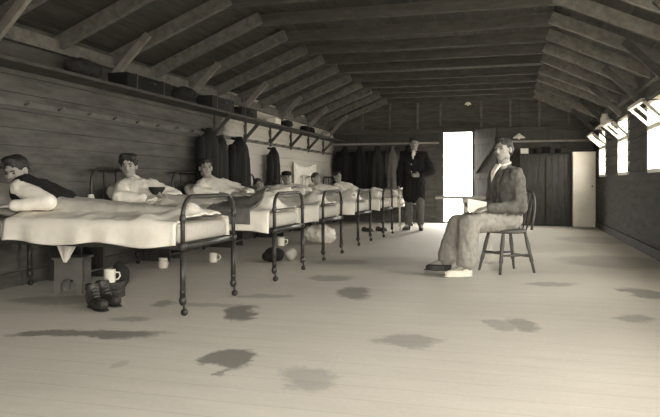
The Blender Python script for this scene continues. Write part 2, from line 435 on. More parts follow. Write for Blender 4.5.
def smooth01(t): t = max(0, min(1, t)); return t * t * (3 - 2 * t)
def cov_z(x, y, P):   # x: 0 foot .. -BL head
    s = -x; b = 0
    w = .16 + .05 * smooth01(s / 1.2)
    prof = .6 * P['A'] * smooth01((s - .05) / .12) * (1 - .3 * smooth01((s - .3) / .2) + P['knee'] * math.exp(-((s - P['kx']) / .2) ** 2) + .45 * smooth01((s - .9) / .3))
    prof += .35 * P['A'] * math.exp(-((s - .22) / .1) ** 2)
    b += prof * math.exp(-((y - .02) / w) ** 2)
    b += .034 * noise.noise(V((x * 5 + P['seed'], y * 5, 0))) + .018 * noise.noise(V((x * 13 + P['seed'], y * 11, 3)))
    e = max(0, abs(y) - .30) / .1
    return .622 + b * (1 if e == 0 else max(0, 1 - e * .6)) + .012 - .02 * smooth01(e)
def cover(name, P, x0, x1, t0, t1, hem0, hem1, m, off=0, th=.014, wav=.012):
    """t in [-1,1] across the top; beyond, hanging sides down to the hem"""
    bm = bmesh.new(); nx = 60; rows = []
    hw = BW / 2 + .012 + off
    for i in range(nx + 1):
        x = x0 + (x1 - x0) * i / nx; row = []
        sec = []
        if t0 <= -1:
            n = 9
            for k in range(n):
                f = k / n; z = hem0 + (cov_z(x, -hw + .02, P) + off - .01 - hem0) * f
                z += (.014 * math.sin(x * 9 + P['seed']) + .012 * noise.noise(V((x * 4, P['seed'], 1)))) * (1 - f)
                sec.append((-hw - wav * (1 - f) * (1 + math.sin(x * 22 + P['seed'] + 2 * noise.noise(V((x * 3, 0, 0))))), z))
        n = 26; a, b = max(t0, -1), min(t1, 1)
        for k in range(n + 1):
            y = (a + (b - a) * k / n) * (hw - .01); sec.append((y, cov_z(x, y, P) + off + .004))
        if t1 >= 1:
            n = 9
            for k in range(1, n + 1):
                f = 1 - k / n; z = hem1 + (cov_z(x, hw - .02, P) + off - .01 - hem1) * f
                sec.append((hw + wav * (1 - f) * (1 + math.sin(x * 20 + P['seed'])), z))
        rows.append([bm.verts.new((x, y, z)) for y, z in sec])
    for r0, r1 in zip(rows, rows[1:]):
        for k in range(len(r0) - 1): bm.faces.new((r0[k], r0[k + 1], r1[k + 1], r1[k]))
    o = fin(name, bm, m)
    # give it thickness
    sd = o.modifiers.new('s', 'SOLIDIFY'); sd.thickness = th; sd.offset = 0
    return o

BEDLAB = ['dark iron bed nearest the camera, its arched foot largest in the picture',
          'second iron bed from the camera, with a dark blanket thrown over its foot corner',
          'third iron bed from the camera, opposite the small pale bundle on the floor',
          'fourth iron bed from the camera, middle one of the seven',
          'fifth iron bed from the camera, its foot just left of the white one',
          'iron bed with a white-painted arched foot beside the standing man',
          'last iron bed of the row, against the far wall behind the standing man']
COVLAB = ['white coverlet on the bed nearest the camera, widest pale sheet in the picture',
          'white coverlet on the second bed, partly under a dark blanket',
          'white coverlet on the third bed from the camera', 'white coverlet on the fourth bed from the camera',
          'white coverlet on the fifth bed from the camera', 'white coverlet on the bed with the white-painted foot',
          'white coverlet on the last bed by the far wall']
PILLAB = ['white pillow behind the dark-vested patient on the nearest bed', 'white pillow behind the bushy-haired patient in the second bed',
          'white pillow behind the patient with the open collar in the third bed', 'white pillow under the lying patient in the fourth bed',
          'white pillow behind the patient in a dark cap', 'white pillow behind the patient in the sixth bed', 'white pillow behind the patient nearest the far wall']
protod = make_bed(iron); protow = None
BP = []
for i, y in enumerate(BEDY):
    if i == 0: b = protod
    elif i == 5: b = make_bed(iron_w)
    else: b = copy_tree(protod)
    b.location = (BXS[i], y + BW / 2, 0); b['label'] = BEDLAB[i]; b['category'] = 'bed'; b['group'] = 'iron beds along the left wall'
    P = dict(A=[.10, .15, .15, .16, .17, .14, .16][i], knee=[.3, .2, .5, .1, .6, .2, .7][i], kx=[.8, .7, .75, .7, .8, .7, .8][i], seed=i * 3.7 + 1)
    BP.append(P)
    c = cover('coverlet', P, -.045, -1.42, -1, 1, [.455, .44, .43, .45, .43, .44, .44][i], .44, linen)
    c.location = (BXS[i], y + BW / 2, 0); tag(c, COVLAB[i], 'coverlet', 'white coverlets on the beds')
    bm = bmesh.new(); ell(bm, (0, 0, 0), (.2, .32, .075)); box(bm, (0, 0, 0), (.28, .5, .09), bev=.04)
    for v in bm.verts: v.co += V((0, 0, .012 * noise.noise(v.co * 7 + V((i, 0, 0)))))
    p = fin('pillow', bm, linen2)
    p.location = (BXS[i] - BL + .17, y + BW / 2, .74 if i != 3 else .69); p.rotation_euler = (0, math.radians(38) if i != 3 else .25, 0)
    tag(p, PILLAB[i], 'pillow', 'pillows at the bed heads')
o = cover('blanket', BP[1], -.22, -.64, -1, .2, .50, .44, grey_cl, off=.03, th=.02, wav=.02)
o.location = (BXS[1], BEDY[1] + BW / 2, 0); tag(o, 'dark blanket thrown over the foot of the second bed', 'blanket')

# ------------------------------------------------------------------ people
def hand(bm, w, d, nrm, side, curl=.5, s=1.0):
    """w wrist, d direction of fingers, nrm palm normal (towards what it holds), side +1 thumb on d x nrm side"""
    w, d, nrm = V(w), V(d).normalized(), V(nrm).normalized()
    nrm = (nrm - d * nrm.dot(d)).normalized(); t = d.cross(nrm) * side
    R = Matrix((t, d, nrm)).transposed()
    ell(bm, w + d * .045 * s, (.039 * s, .052 * s, .016 * s), R)
    L = [.072, .080, .075, .060]
    for k in range(4):
        o = w + d * .082 * s + t * (.029 - .0195 * k) * s
        a = curl * .5; p1 = o + (d * math.cos(a) + nrm * math.sin(a)) * L[k] * .5 * s
        a2 = curl * 1.5; p2 = p1 + (d * math.cos(a2) + nrm * math.sin(a2)) * L[k] * .5 * s
        cone(bm, o - d * .02 * s, p1, .0095 * s, .0088 * s, 8); cone(bm, p1, p2, .0088 * s, .0075 * s, 8)
    o = w + d * .02 * s + t * .03 * s; p1 = o + (d * .7 + t * .75).normalized() * .04 * s; p2 = p1 + (d + nrm * curl * .7 + t * .1).normalized() * .032 * s
    cone(bm, o, p1, .013 * s, .0105 * s, 8); cone(bm, p1, p2, .0105 * s, .0085 * s, 8)

def head_frame(f, up=(0, 0, 1)):
    f = V(f).normalized(); up = V(up); r = f.cross(up).normalized(); u = r.cross(f)
    return Matrix((r, f, u)).transposed()

def head(bm, c, R):
    T = lambda x, y, z: V(c) + R @ V((x, y, z))
    ell(bm, T(0, -.012, .022), (.076, .096, .088), R)
    ell(bm, T(0, .025, -.035), (.060, .066, .075), R)
    ell(bm, T(0, .052, -.088), (.030, .027, .022), R)
    for s in (-1, 1):
        ell(bm, T(s * .038, .055, -.028), (.024, .024, .022), R)      # cheek
        ell(bm, T(s * .030, .077, .020), (.024, .012, .008), R)        # brow
        ell(bm, T(s * .079, -.012, -.008), (.010, .020, .032), R)      # ear
        ell(bm, T(s * .048, .000, -.065), (.020, .04, .03), R)         # jaw corner
    cone(bm, T(0, .082, .012), T(0, .104, -.028), .0075, .013, 8)
    ell(bm, T(0, .096, -.032), (.017, .012, .009), R)
    ell(bm, T(0, .078, -.060), (.022, .012, .010), R)

def face_bits(root, c, R, loc, hm, hairkind, moustache=False):
    T = lambda x, y, z: V(c) + R @ V((x, y, z)) - V(loc)
    for s in (-1, 1):
        bm = bmesh.new(); ell(bm, T(s * .030, .0765, .002), (.013, .008, .006), R, 2); fin('eye', bm, eye_m, root)
        bm = bmesh.new(); tube(bm, [T(s * .014, .089, .020), T(s * .030, .0905, .026), T(s * .045, .080, .021)], .004, 6); fin('eyebrow', bm, hm, root)
    bm = bmesh.new(); ell(bm, T(0, .0855, -.0605), (.022, .006, .0055), R, 2); fin('mouth', bm, lip_m, root)
    bm = bmesh.new()
    T2 = lambda x, y, z: V(c) + R @ V((x, y, z))
    if hairkind == 'lying': hairkind = 'short'
    if hairkind in ('short', 'bushy'):
        k = 1.0 if hairkind == 'short' else 1.08
        ell(bm, T2(0, -.020, .040), (.083 * k, .097, .085 * k), R)
        ell(bm, T2(0, -.045, .000), (.080 * k, .074, .085), R)
        ell(bm, T2(.02, .028, .095 * k), (.058 * k, .052, .030 * k), R)
        if hairkind == 'bushy':
            ell(bm, T2(-.03, .01, .085), (.066, .075, .048), R); ell(bm, T2(.03, .0, .09), (.064, .075, .045), R); ell(bm, T2(-.05, -.01, .05), (.05, .06, .05), R); ell(bm, T2(.05, -.01, .05), (.05, .06, .05), R)
        remesh(bm, .0075, 'hair', hm, root, loc, 2, .006, (40, 40, 40))
    else:
        ell(bm, T2(0, -.040, .005), (.080, .078, .085), R)
        remesh(bm, .0075, 'hair', hm, root, loc, 2, .004, (40, 40, 40))
        bm = bmesh.new(); ell(bm, T2(0, -.01, .075), (.095, .112, .045), R); ell(bm, T2(0, -.005, .05), (.088, .102, .03), R)
        ell(bm, T2(0, .085, .052), (.06, .045, .010), R)
        remesh(bm, .0075, 'cap', dark_cl, root, loc, 2)

def figure(label, J, headc, face, up=(0, 0, 1), hm=hair_m, hairkind='short', vox=.0075, top=None, legs=None, hands=None, base=None):
    """J: dict of joints. top/legs: clothing builders"""
    loc = V(base) if base is not None else V((J['hipL'].x, J['hipL'].y, 0))
    root = thing('person', label, 'person', loc)
    R = head_frame(face, up)
    bm = bmesh.new()
    head(bm, headc, R)
    neck = J['neck']
    cone(bm, neck, V(headc) + R @ V((0, -.015, -.05)), .058, .052)
    sl, sr, hl, hr = J['shL'], J['shR'], J['hipL'], J['hipR']
    mid = (hl + hr) / 2; ch = (sl + sr) / 2
    cone(bm, sl, sr, .055, .055)
    for s, h in ((sl, hl), (sr, hr)):
        a = s.lerp(ch, .38); b = h.lerp(mid, .25); cone(bm, a - (a - b) * .12, b, .088, .088)
    cone(bm, hl, hr, .09, .09)
    cone(bm, neck, ch - (ch - mid) * .1, .06, .09)
    for S in 'LR':
        cone(bm, J['sh' + S], J['el' + S], .047, .039); cone(bm, J['el' + S], J['wr' + S], .039, .027)
        if S in hands:
            d, n, side, curl = hands[S]; hand(bm, J['wr' + S], d, n, side, curl)
        else: hand(bm, J['wr' + S], J['wr' + S] - J['el' + S], (0, 0, -1), 1 if S == 'R' else -1, .6)
        cone(bm, J['hip' + S], J['kn' + S], .078, .052); cone(bm, J['kn' + S], J['an' + S], .052, .036)
        cone(bm, J['an' + S], J['toe' + S], .036, .026); 
    remesh(bm, vox, 'body', skin, root, loc, 3)
    face_bits(root, headc, R, loc, hm, hairkind)
    return root, loc, R

def shirt(root, loc, J, m, name='shirt', e=.022, open_=True, sleeve_to=.9, skirt=None, seed=0, vox=.011, fold=.012, slp=.0, flat=1.0):
    bm = bmesh.new()
    sl, sr, hl, hr = J['shL'], J['shR'], J['hipL'], J['hipR']; mid = (hl + hr) / 2; ch = (sl + sr) / 2; neck = J['neck']
    cone(bm, sl, sr, .058 + e, .058 + e)
    for s, h in ((sl, hl), (sr, hr)):
        a = s.lerp(ch, .38); b = h.lerp(mid, .2); cone(bm, a - (a - b) * .12, b, .092 + e, .094 + e)
    cone(bm, neck - (neck - ch) * .1, ch - (ch - mid) * .15, .062, .095 + e * .8)
    cone(bm, ch - (ch - mid) * .2, mid, .10 + e, .10 + e)
    for S in 'LR':
        a, b, c = J['sh' + S], J['el' + S], J['wr' + S]
        cone(bm, a, b, .056 + e, .050 + e * .8); c2 = b.lerp(c, sleeve_to)
        cone(bm, b, c2, .050 + e * .8, .036 + e * .5); 
    if skirt:
        for s, h in ((sl, hl), (sr, hr)):
            b = h.lerp(mid, .1); cone(bm, b, b + V(skirt), .105 + e, .112 + e)
        cone(bm, mid, mid + V(skirt), .11 + e, .11 + e)
    return remesh(bm, vox, name, m, root, loc, 4, fold, (16, 16, 11), seed)

def collar(root, loc, J, f, m=shirt_m, r=.062, name='shirt_collar'):
    """a turned-down collar with two points"""
    n = J['neck'] + V((0, 0, -.012)); f = V((f[0], f[1], 0)).normalized(); s = V((-f.y, f.x, 0))
    bm = bmesh.new()
    pts = [n + (f * math.cos(a) + s * math.sin(a)) * r + V((0, 0, .012 - .02 * math.cos(a))) for a in [2 * PI * k / 18 for k in range(18)]]
    tube(bm, pts, .010, 6, closed=True)
    for sg in (-1, 1): tube(bm, [n + f * r + s * sg * .01 - V((0, 0, .0)), n + f * (r + .035) + s * sg * .032 - V((0, 0, .055))], [.013, .006], 6)
    for v in bm.verts: v.co -= V(loc)
    return fin(name, bm, m, root)

def trousers(root, loc, J, m, e=.022, hem=.93, seed=0, fold=.012, name='trousers', flare=0.0, vox=.011):
    bm = bmesh.new(); hl, hr = J['hipL'], J['hipR']
    cone(bm, hl, hr, .10 + e * .5, .10 + e * .5)
    for S in 'LR':
        h, k, a = J['hip' + S], J['kn' + S], J['an' + S]
        cone(bm, h, k, .088 + e, .064 + e); cone(bm, k, k.lerp(a, hem), .064 + e, .052 + e + flare)
    return remesh(bm, vox, name, m, root, loc, 4, fold, (16, 16, 9), seed)

def reclining(label, i, hx=-3.83, hy=None, hz=1.05, face=(.35, -1, -.05), hm=hair_m, hairkind='short', arms=None, topm=shirt_m, vest=None, lying=False, seed=0):
    y = BEDY[i] + BW / 2 + (hy or 0)
    hc = V((hx, y, hz))
    if lying:
        ch = V((hx + .27, y, .76)); neck = V((hx + .13, y, .79)); mid = V((hx + .75, y, .70))
    else:
        ch = V((hx + .09, y + .03, hz - .215)); neck = V((hx + .025, y + .01, hz - .13)); mid = V((hx + .36, y + .03, .70))
    dw = .17
    J = dict(neck=neck, shL=ch + V((.11 if not lying else 0, dw * .8, -.01)), shR=ch + V((-.08 if not lying else 0, -dw * .85, 0)), hipL=mid + V((0, .09, 0)), hipR=mid + V((0, -.09, 0)))
    fx = BX - .22
    for S, s in (('L', 1), ('R', -1)):
        J['kn' + S] = V(((mid.x + fx) / 2, y * 0 + BEDY[i] + BW / 2 + s * .08, .672)); J['an' + S] = V((fx, BEDY[i] + BW / 2 + s * .06, .655)); J['toe' + S] = V((fx + .03, BEDY[i] + BW / 2 + s * .08, .70))
        J['el' + S] = ch + V((.14, s * .30, -.14)); J['wr' + S] = ch + V((.34, s * .08, -.12))
    hands = {}
    if arms:
        for kx, val in arms.items():
            if kx in ('hL', 'hR'): hands[kx[1]] = val
            else: J[kx] = V(val)
    root, loc, R = figure(label, J, hc, face, hm=hm, hairkind=hairkind, hands=hands, base=(mid.x, mid.y, 0))
    shirt(root, loc, J, topm, seed=seed + i * 5, e=.016 if vest else .024, fold=.005 if vest else .010)
    collar(root, loc, J, (.4, -1))
    if vest:
        bm = bmesh.new(); sl, sr = J['shL'], J['shR']; c0 = (sl + sr) / 2
        for s, h in ((sl, J['hipL']), (sr, J['hipR'])):
            a = s.lerp(c0, .42); b = h.lerp(mid, .15); cone(bm, a, b, .128, .132)
        cone(bm, c0, mid, .135, .138)
        remesh(bm, .011, 'waistcoat', vest, root, loc, 4, .008, (16, 16, 10), 3)
    pj = trousers(root, loc, J, linen2, e=-.004, name='pyjama_trousers', fold=.004)
    return root, J

# 1: dark vest, white sleeves, reading at the left edge
reclining('man in dark waistcoat and white sleeves on the nearest bed, cut by the left edge', 0, hx=-3.75, hy=-.05, hz=.975, face=(.15, -1, -.35), seed=1, vest=dark_cl, hm=hair_m,
          arms=dict(shR=(-3.58, 4.06, .84), elR=(-3.30, 4.03, .735), wrR=(-3.54, 3.93, .71), elL=(-3.44, 4.36, .74), wrL=(-3.66, 4.06, .70)))
# 2: bushy haired, holding a dark bowl
P2 = reclining('bushy-haired patient in white shirt holding a dark bowl in the second bed', 1, hx=-3.83, hy=.02, hz=1.055, face=(.45, -1, -.05), hm=hair_b, hairkind='bushy', seed=2,
          arms=dict(elR=(-3.74, 5.56, .74), wrR=(-3.50, 5.66, .735), elL=(-3.36, 6.02, .74), wrL=(-3.38, 5.80, .735), hR=((.55, .8, .1), (0, .1, 1), 1, .7), hL=((-.0, -1, .1), (.1, 0, 1), -1, .7)))
reclining('dark-haired patient in white open-necked shirt sitting up in the third bed', 2, hx=-3.80, hy=.10, hz=1.075, face=(.8, -1, .02), seed=3,
          arms=dict(elR=(-3.76, 7.22, .78), wrR=(-3.50, 7.28, .76), elL=(-3.30, 7.80, .77), wrL=(-3.26, 7.55, .77)))
reclining('patient lying low on his pillow in the fourth bed', 3, hx=-3.78, hy=0, hz=.83, face=(.5, -.8, .35), lying=True, seed=4,
          arms=dict(elR=(-3.42, 8.98, .72), wrR=(-3.2, 9.1, .80), elL=(-3.42, 9.56, .72), wrL=(-3.2, 9.4, .80)))
reclining('patient in a dark cap and white shirt in the fifth bed', 4, hx=-3.86, hy=-.05, hz=.985, face=(.5, -1, 0), hairkind='cap', seed=5)
reclining('small blurred pale-shirted patient in the bed with the white foot', 5, hx=-3.82, hy=.0, hz=.98, face=(.8, -.6, .1), hm=hair_b, seed=6)
reclining('dark-haired white-shirted patient at the far end of the row, against dark coats', 6, hx=-3.72, hy=-.15, hz=1.03, face=(.9, -.7, 0), seed=7)

# bowl and book held in the beds
bm = bmesh.new(); lathe(bm, [(.03, 0), (.045, .008), (.075, .05), (.082, .075), (.076, .075), (.068, .05), (.03, .018)], (0, 0, 0), 20)
o = fin('bowl', bm, dark_cl2, loc=(-3.40, 5.70, .765)); tag(o, 'dark bowl held by the bushy-haired patient', 'bowl')
bm = bmesh.new(); box(bm, (0, 0, 0), (.20, .14, .02), bev=.004)
o = fin('book', bm, leather, loc=(-3.18, 7.5, .84)); o.rotation_euler = (.1, .3, .3); tag(o, 'dark book in front of the patient in the third bed', 'book')

# seated man
F = V((-.82, -.57, 0)).normalized(); Lf = V((F.y * -1, F.x, 0)) * 1.0   # his left: rotate +90
Lf = V((-F.y, F.x, 0))
hip = V((-.09, 6.68, .53))
J = dict(neck=V((-.105, 6.64, 1.065)), shL=V((-.09, 6.63, .955)) + Lf * .165, shR=V((-.09, 6.63, .965)) - Lf * .165,
         hipL=hip + Lf * .09, hipR=hip - Lf * .09,
         knL=V((-.42, 6.26, .49)), knR=V((-.55, 6.54, .48)), anL=V((-.44, 6.21, .10)), anR=V((-.67, 6.60, .10)),
         toeL=V((-.60, 6.13, .035)), toeR=V((-.84, 6.57, .035)))
J['elL'] = J['shL'] + V((.05, -.02, -.30)); J['wrL'] = V((-.26, 6.32, .635))
J['elR'] = J['shR'] + V((-.04, .02, -.30)); J['wrR'] = V((-.36, 6.50, .64))
hc = V((-.115, 6.615, 1.21))
root, loc, R = figure('young man in grey jacket and pale trousers sitting on the wooden chair', J, hc, (-.62, -1, .0), hm=hair_b, vox=.0065,
     hands=dict(L=((-.8, .15, -.1), (0, .3, -1), 1, .7), R=((-.6, -.35, 0), (.3, -.2, 1), -1, .9)), base=(-.05, 6.7, 0))
shirt(root, loc, J, jacket_m, 'jacket', e=.022, skirt=None, seed=11, fold=.016, vox=.0095)
tr = trousers(root, loc, J, trous_m, e=.028, seed=4, hem=.86, fold=.014, flare=.022, vox=.0095)
collar(root, loc, J, (-.9, -.5))
bm = bmesh.new()
cn = J['neck']
for sg in (-1, 1):
    tube(bm, [cn + V((-.05, -.04, 0)) + Lf * .03 * sg, cn + F * .125 + Lf * .02 * sg - V((0, 0, .08)), cn + F * .145 - V((0, 0, .17))], [.012, .015, .005], 8)
for v in bm.verts: v.co -= loc
fin('shirt_front', bm, shirt_m, root)
def shoe(bm, an, toe, k=1.0):
    an, toe = V(an), V(toe); d = (toe - an); d.z = 0; L = d.length; d.normalize(); R = Matrix((V((-d.y, d.x, 0)), d, V((0, 0, 1)))).transposed()
    heel = V((an.x, an.y, 0)) - d * .04
    ell(bm, heel + d * .03 + V((0, 0, .045)), (.036, .05, .045), R); ell(bm, heel + d * (L * .62 + .03) + V((0, 0, .038)), (.043, L * .62, .036), R)
    cone(bm, heel + d * .05 + V((0, 0, .04)), V((an.x, an.y, an.z)), .04, .042)
    M = heel + d * (L * .5 + .03) + V((0, 0, .010)); ell(bm, M, (.045, L * .62 + .04, .012), R)
for an, toe, m, lb in ((J['anL'], J['toeL'], linen, 'white canvas shoe'), (J['anR'], J['toeR'], leather, 'black slipper')):
    bm = bmesh.new(); shoe(bm, an - V((0, 0, .02)), toe)
    s = remesh(bm, .007, 'shoe', m, root, loc, 3); s['label'] = lb
    for v in s.data.vertices:
        if v.co.z < .001: v.co.z = .001
bm = bmesh.new(); R_ = Matrix.Rotation(TH + .1, 3, 'Z') @ Matrix.Rotation(math.radians(10), 3, 'Y') @ Matrix.Rotation(math.radians(-25), 3, 'X')
for q in range(2): box(bm, R_ @ V((0, .003 * q, 0)), (.19, .002, .13), rot=R_)
o = fin('paper_sheet', bm, paper, loc=(-.35, 6.37, .655), smooth=False); tag(o, 'white sheet of paper held by the seated man', 'paper')

# chair
def make_chair():
    root = thing('wooden_chair', 'dark wooden bow-back chair under the seated man', 'chair', (-.08, 6.685, 0), math.atan2(F.y, F.x))
    # local: +x = front
    bm = bmesh.new(); prof = [(.19, -.0), (.2, .01), (.2, .028), (.185, .035)]
    lathe(bm, prof, (0, 0, .39), 28)
    for v in bm.verts:
        if v.co.x < 0: v.co.y *= .93
        v.co.x *= .98
    fin('seat', bm, wood, root)
    feet = {}
    for sx in (1, -1):
        for sy in (1, -1):
            a = V((sx * .125, sy * .125, .395)); b = V((sx * .20, sy * .185 if sx > 0 else sy * .17, 0)); feet[(sx, sy)] = (a, b)
            bm = bmesh.new(); tube(bm, [a, a.lerp(b, .3), a.lerp(b, .5), a.lerp(b, .7), a.lerp(b, .74), b], [.014, .021, .017, .021, .015, .012], 10); fin('leg', bm, wood, root)
    P = lambda k, t: feet[k][0].lerp(feet[k][1], t)
    for (k1, k2, t) in (((1, 1), (-1, 1), .55), ((1, -1), (-1, -1), .55), ((1, 1), (1, -1), .5), ((-1, 1), (-1, -1), .6)):
        bm = bmesh.new(); a, b = P(k1, t), P(k2, t); tube(bm, [a, a.lerp(b, .5), b], [.009, .013, .009], 8); fin('stretcher', bm, wood, root)
    bm = bmesh.new(); pts = []
    for k in range(17):
        a = PI * k / 16; z = .42 + .38 * math.sin(a) ** .75; yy = .17 * math.cos(a); pts.append(V((-.165 - .085 * (z - .42) / .38, yy * (1 + .12 * math.sin(a)), z)))
    tube(bm, pts, .0125, 8); fin('back_bow', bm, wood, root)
    for q in (-.09, -.03, .03, .09):
        zt = .42 + .38 * (max(.01, 1 - (q / .18) ** 2)) ** .375
        bm = bmesh.new(); tube(bm, [(-.165, q, .42), (-.165 - .085 * (zt - .42) / .38, q * 1.15, zt)], .007, 6); fin('spindle', bm, wood, root)
    return root
make_chair()

# standing man
sx, sy = -1.82, 12.15
J = dict(neck=V((sx, sy + .02, 1.475)), shL=V((sx + .185, sy + .02, 1.40)), shR=V((sx - .185, sy + .02, 1.40)),
         hipL=V((sx + .09, sy, .90)), hipR=V((sx - .09, sy, .90)), knL=V((sx + .12, sy - .05, .49)), knR=V((sx - .10, sy - .0, .49)),
         anL=V((sx + .12, sy + .02, .10)), anR=V((sx - .12, sy + .05, .10)), toeL=V((sx + .15, sy - .14, .035)), toeR=V((sx - .18, sy - .10, .035)),
         elL=V((sx + .33, sy - .02, 1.10)), wrL=V((sx + .13, sy - .17, 1.03)), elR=V((sx - .27, sy + .02, 1.10)), wrR=V((sx - .28, sy - .04, .84)))
hc = V((sx, sy - .0, 1.625))
root, loc, R = figure('man in dark long jacket and grey trousers standing by the far beds', J, hc, (.12, -1, 0), hm=hair_m,
     hands=dict(L=((-1, -.15, 0), (0, 1, .1), -1, .5), R=((0, -.05, -1), (.9, 0, 0), -1, .5)), base=(sx, sy, 0))
shirt(root, loc, J, dark_cl, 'jacket', e=.028, skirt=V((0, 0, -.26)), seed=5, fold=.010)
trousers(root, loc, J, trous_d, e=.014, seed=9, hem=.92)
collar(root, loc, J, (0, -1))
bm = bmesh.new(); n_ = J['neck'] - loc
tube(bm, [n_ + V((0, -.09, .01)), n_ + V((0, -.155, -.06)), n_ + V((0, -.165, -.15))], [.028, .03, .006], 8); fin('shirt_front', bm, shirt_m, root)
for z in (-.24, -.38):
    bm = bmesh.new(); ell(bm, n_ + V((-.03, -.165, z)), (.012, .006, .012), None, 2); fin('button', bm, enamel, root)
for S in 'LR':
    bm = bmesh.new(); shoe(bm, J['an' + S] - V((0, 0, .02)), J['toe' + S]); s = remesh(bm, .008, 'shoe', leather, root, loc, 3)
    for v in s.data.vertices: v.co.z = max(v.co.z, .001)

# ------------------------------------------------------------------ table
t = thing('table', 'small table with pale legs between the seated man and the open door', 'table', (-.54, 7.60, 0))
bm = bmesh.new(); box(bm, (0, 0, .715), (.66, .46, .028), bev=.006); fin('tabletop', bm, wood_l, t)
bm = bmesh.new()
for s in (-1, 1): bar(bm, (-.02, s * .18, .675), (.27, s * .18, .675), .02, .05)
bar(bm, (-.02, -.18, .675), (-.02, .18, .675), .02, .05); bar(bm, (.27, -.18, .675), (.27, .18, .675), .02, .05)
fin('apron', bm, wood_l, t, smooth=False)
for s in (-1, 1):
    for x in (0.0, .26):
        bm = bmesh.new(); box(bm, (x, s * .17, .35), (.045, .045, .70), bev=.004); fin('leg', bm, white_p, t)

# ------------------------------------------------------------------ lockers between the beds
def locker(label, Y, h=.71, m=wood_d):
    r = thing('bedside_locker', label, 'bedside locker', (-3.88, Y, 0), 0, 'bedside lockers between the beds')
    bm = bmesh.new(); box(bm, (0, 0, h - .012), (.40, .40, .024), bev=.004); fin('top', bm, wood_l, r)
    for s in (-1, 1):
        bm = bmesh.new(); box(bm, (0, s * .165, (h - .024) / 2), (.34, .02, h - .024)); fin('side_panel', bm, m, r, smooth=False)
    bm = bmesh.new(); box(bm, (0, 0, .38), (.34, .31, .018)); fin('shelf', bm, m, r, smooth=False)
    bm = bmesh.new(); box(bm, (0, 0, .08), (.34, .31, .018)); fin('shelf', bm, m, r, smooth=False)
    bm = bmesh.new(); box(bm, (-.16, 0, .37), (.012, .31, .6)); fin('back_panel', bm, m, r, smooth=False)
for Y, lb in ((5.12, 'bedside locker between the first and second beds'), (6.67, 'bedside locker between the second and third beds'),
              (8.36, 'bedside locker between the third and fourth beds'), (10.05, 'bedside locker between the fourth and fifth beds'), (11.61, 'bedside locker between the fifth bed and the one with the white foot')):
    locker(lb, Y)
def bundle(name, label, cat, c, s, m, seed=0, k=5, rz=0, group=None, fold=.02):
    bm = bmesh.new(); rnd = random.Random(seed)
    ell(bm, (0, 0, s[2] * .5), (s[0] * .45, s[1] * .45, s[2] * .48))
    for q in range(k):
        ell(bm, (rnd.uniform(-.25, .25) * s[0], rnd.uniform(-.25, .25) * s[1], s[2] * rnd.uniform(.3, .6)), (s[0] * .28, s[1] * .28, s[2] * .32))
    o = remesh(bm, .015, name, m, None, V((0, 0, 0)), 3, fold, (12, 12, 12), seed)
    z = min(v.co.z for v in o.data.vertices)
    for v in o.data.vertices: v.co.z -= z
    o.location = c; o.rotation_euler = (0, 0, rz); return tag(o, label, cat, group)
bundle('folded_towel', 'white crumpled towel on the locker left of the bushy-haired patient', 'towel', (-3.93, 5.03, .711), (.15, .18, .06), linen, 3, fold=.008)
def mug(label, c, rz=0, sc=1):
    r = thing('enamel_mug', label, 'mug', c, rz, 'white enamel mugs')
    bm = bmesh.new(); a = .045 * sc; h = .10 * sc; lathe(bm, [(a * .95, 0), (a, .01), (a, h), (a * 1.06, h + .003), (a * .95, h), (a * .92, .012)], (0, 0, 0), 20); fin('cup', bm, enamel, r)
    bm = bmesh.new(); tube(bm, [(a - .003, 0, h * .8), (a + .03, 0, h * .78), (a + .036, 0, h * .5), (a + .02, 0, h * .25), (a - .003, 0, h * .22)], .006, 6); fin('handle', bm, enamel, r)
mug('white mug on the locker between the first and second beds', (-3.80, 5.21, .711), -.5, .6)
for q, (dz, s_) in enumerate(((0, .20), (.03, .18))):
    bm = bmesh.new(); box(bm, (0, 0, .014), (s_, .27 - .03 * q, .028), bev=.003)
    o = fin('book', bm, paper, loc=(-3.80, 6.67, .711 + dz)); o.rotation_euler = (0, 0, .2 * q)
    tag(o, ['pale book at the bottom of the two on the locker by the third bed', 'pale book on top of the two on the locker by the third bed'][q], 'book', 'pale books on a locker')
mug('white mug on the locker between the third and fourth beds', (-3.78, 8.30, .711), .5, .9)
bundle('dark_bundle', 'dark bundle of clothing on the locker beside the fourth bed', 'bundle', (-3.86, 10.05, .711), (.34, .34, .22), dark_cl2, 8)

# ------------------------------------------------------------------ things under and beside the beds
# box, boots and mug beside the nearest bed
def crate(name, label, cat, c, s, m, rz=0):
    r = thing(name, label, cat, c, rz)
    bm = bmesh.new(); w, dp, h = s
    n = 3
    for k in range(n):
        z = h * (k + .5) / n
        for sg in (-1, 1):
            box(bm, (sg * (w / 2 - .008), 0, z), (.014, dp, h / n - .006)); box(bm, (0, sg * (dp / 2 - .008), z), (w, .014, h / n - .006))
    box(bm, (0, 0, .008), (w, dp, .014)); fin('slatted_sides', bm, m, r, smooth=False)
    bm = bmesh.new(); box(bm, (0, 0, h), (w + .01, dp + .01, .016), bev=.003); fin('lid', bm, m, r)
    return r
crate('wooden_crate', 'dark wooden box behind the black boots under the nearest bed', 'box', G(99, 304, .26), (.16, .18, .115), wood_d, TH)
mug('white enamel mug above the black boots under the nearest bed', G(99, 304, .23) + V((0, 0, .1235)), .3, .95)
bundle('dark_bundle', 'dark bundle stacked behind the white mug under the nearest bed', 'bundle', G(97, 304, .50), (.15, .15, .27), dark_cl2, 4, fold=.01)
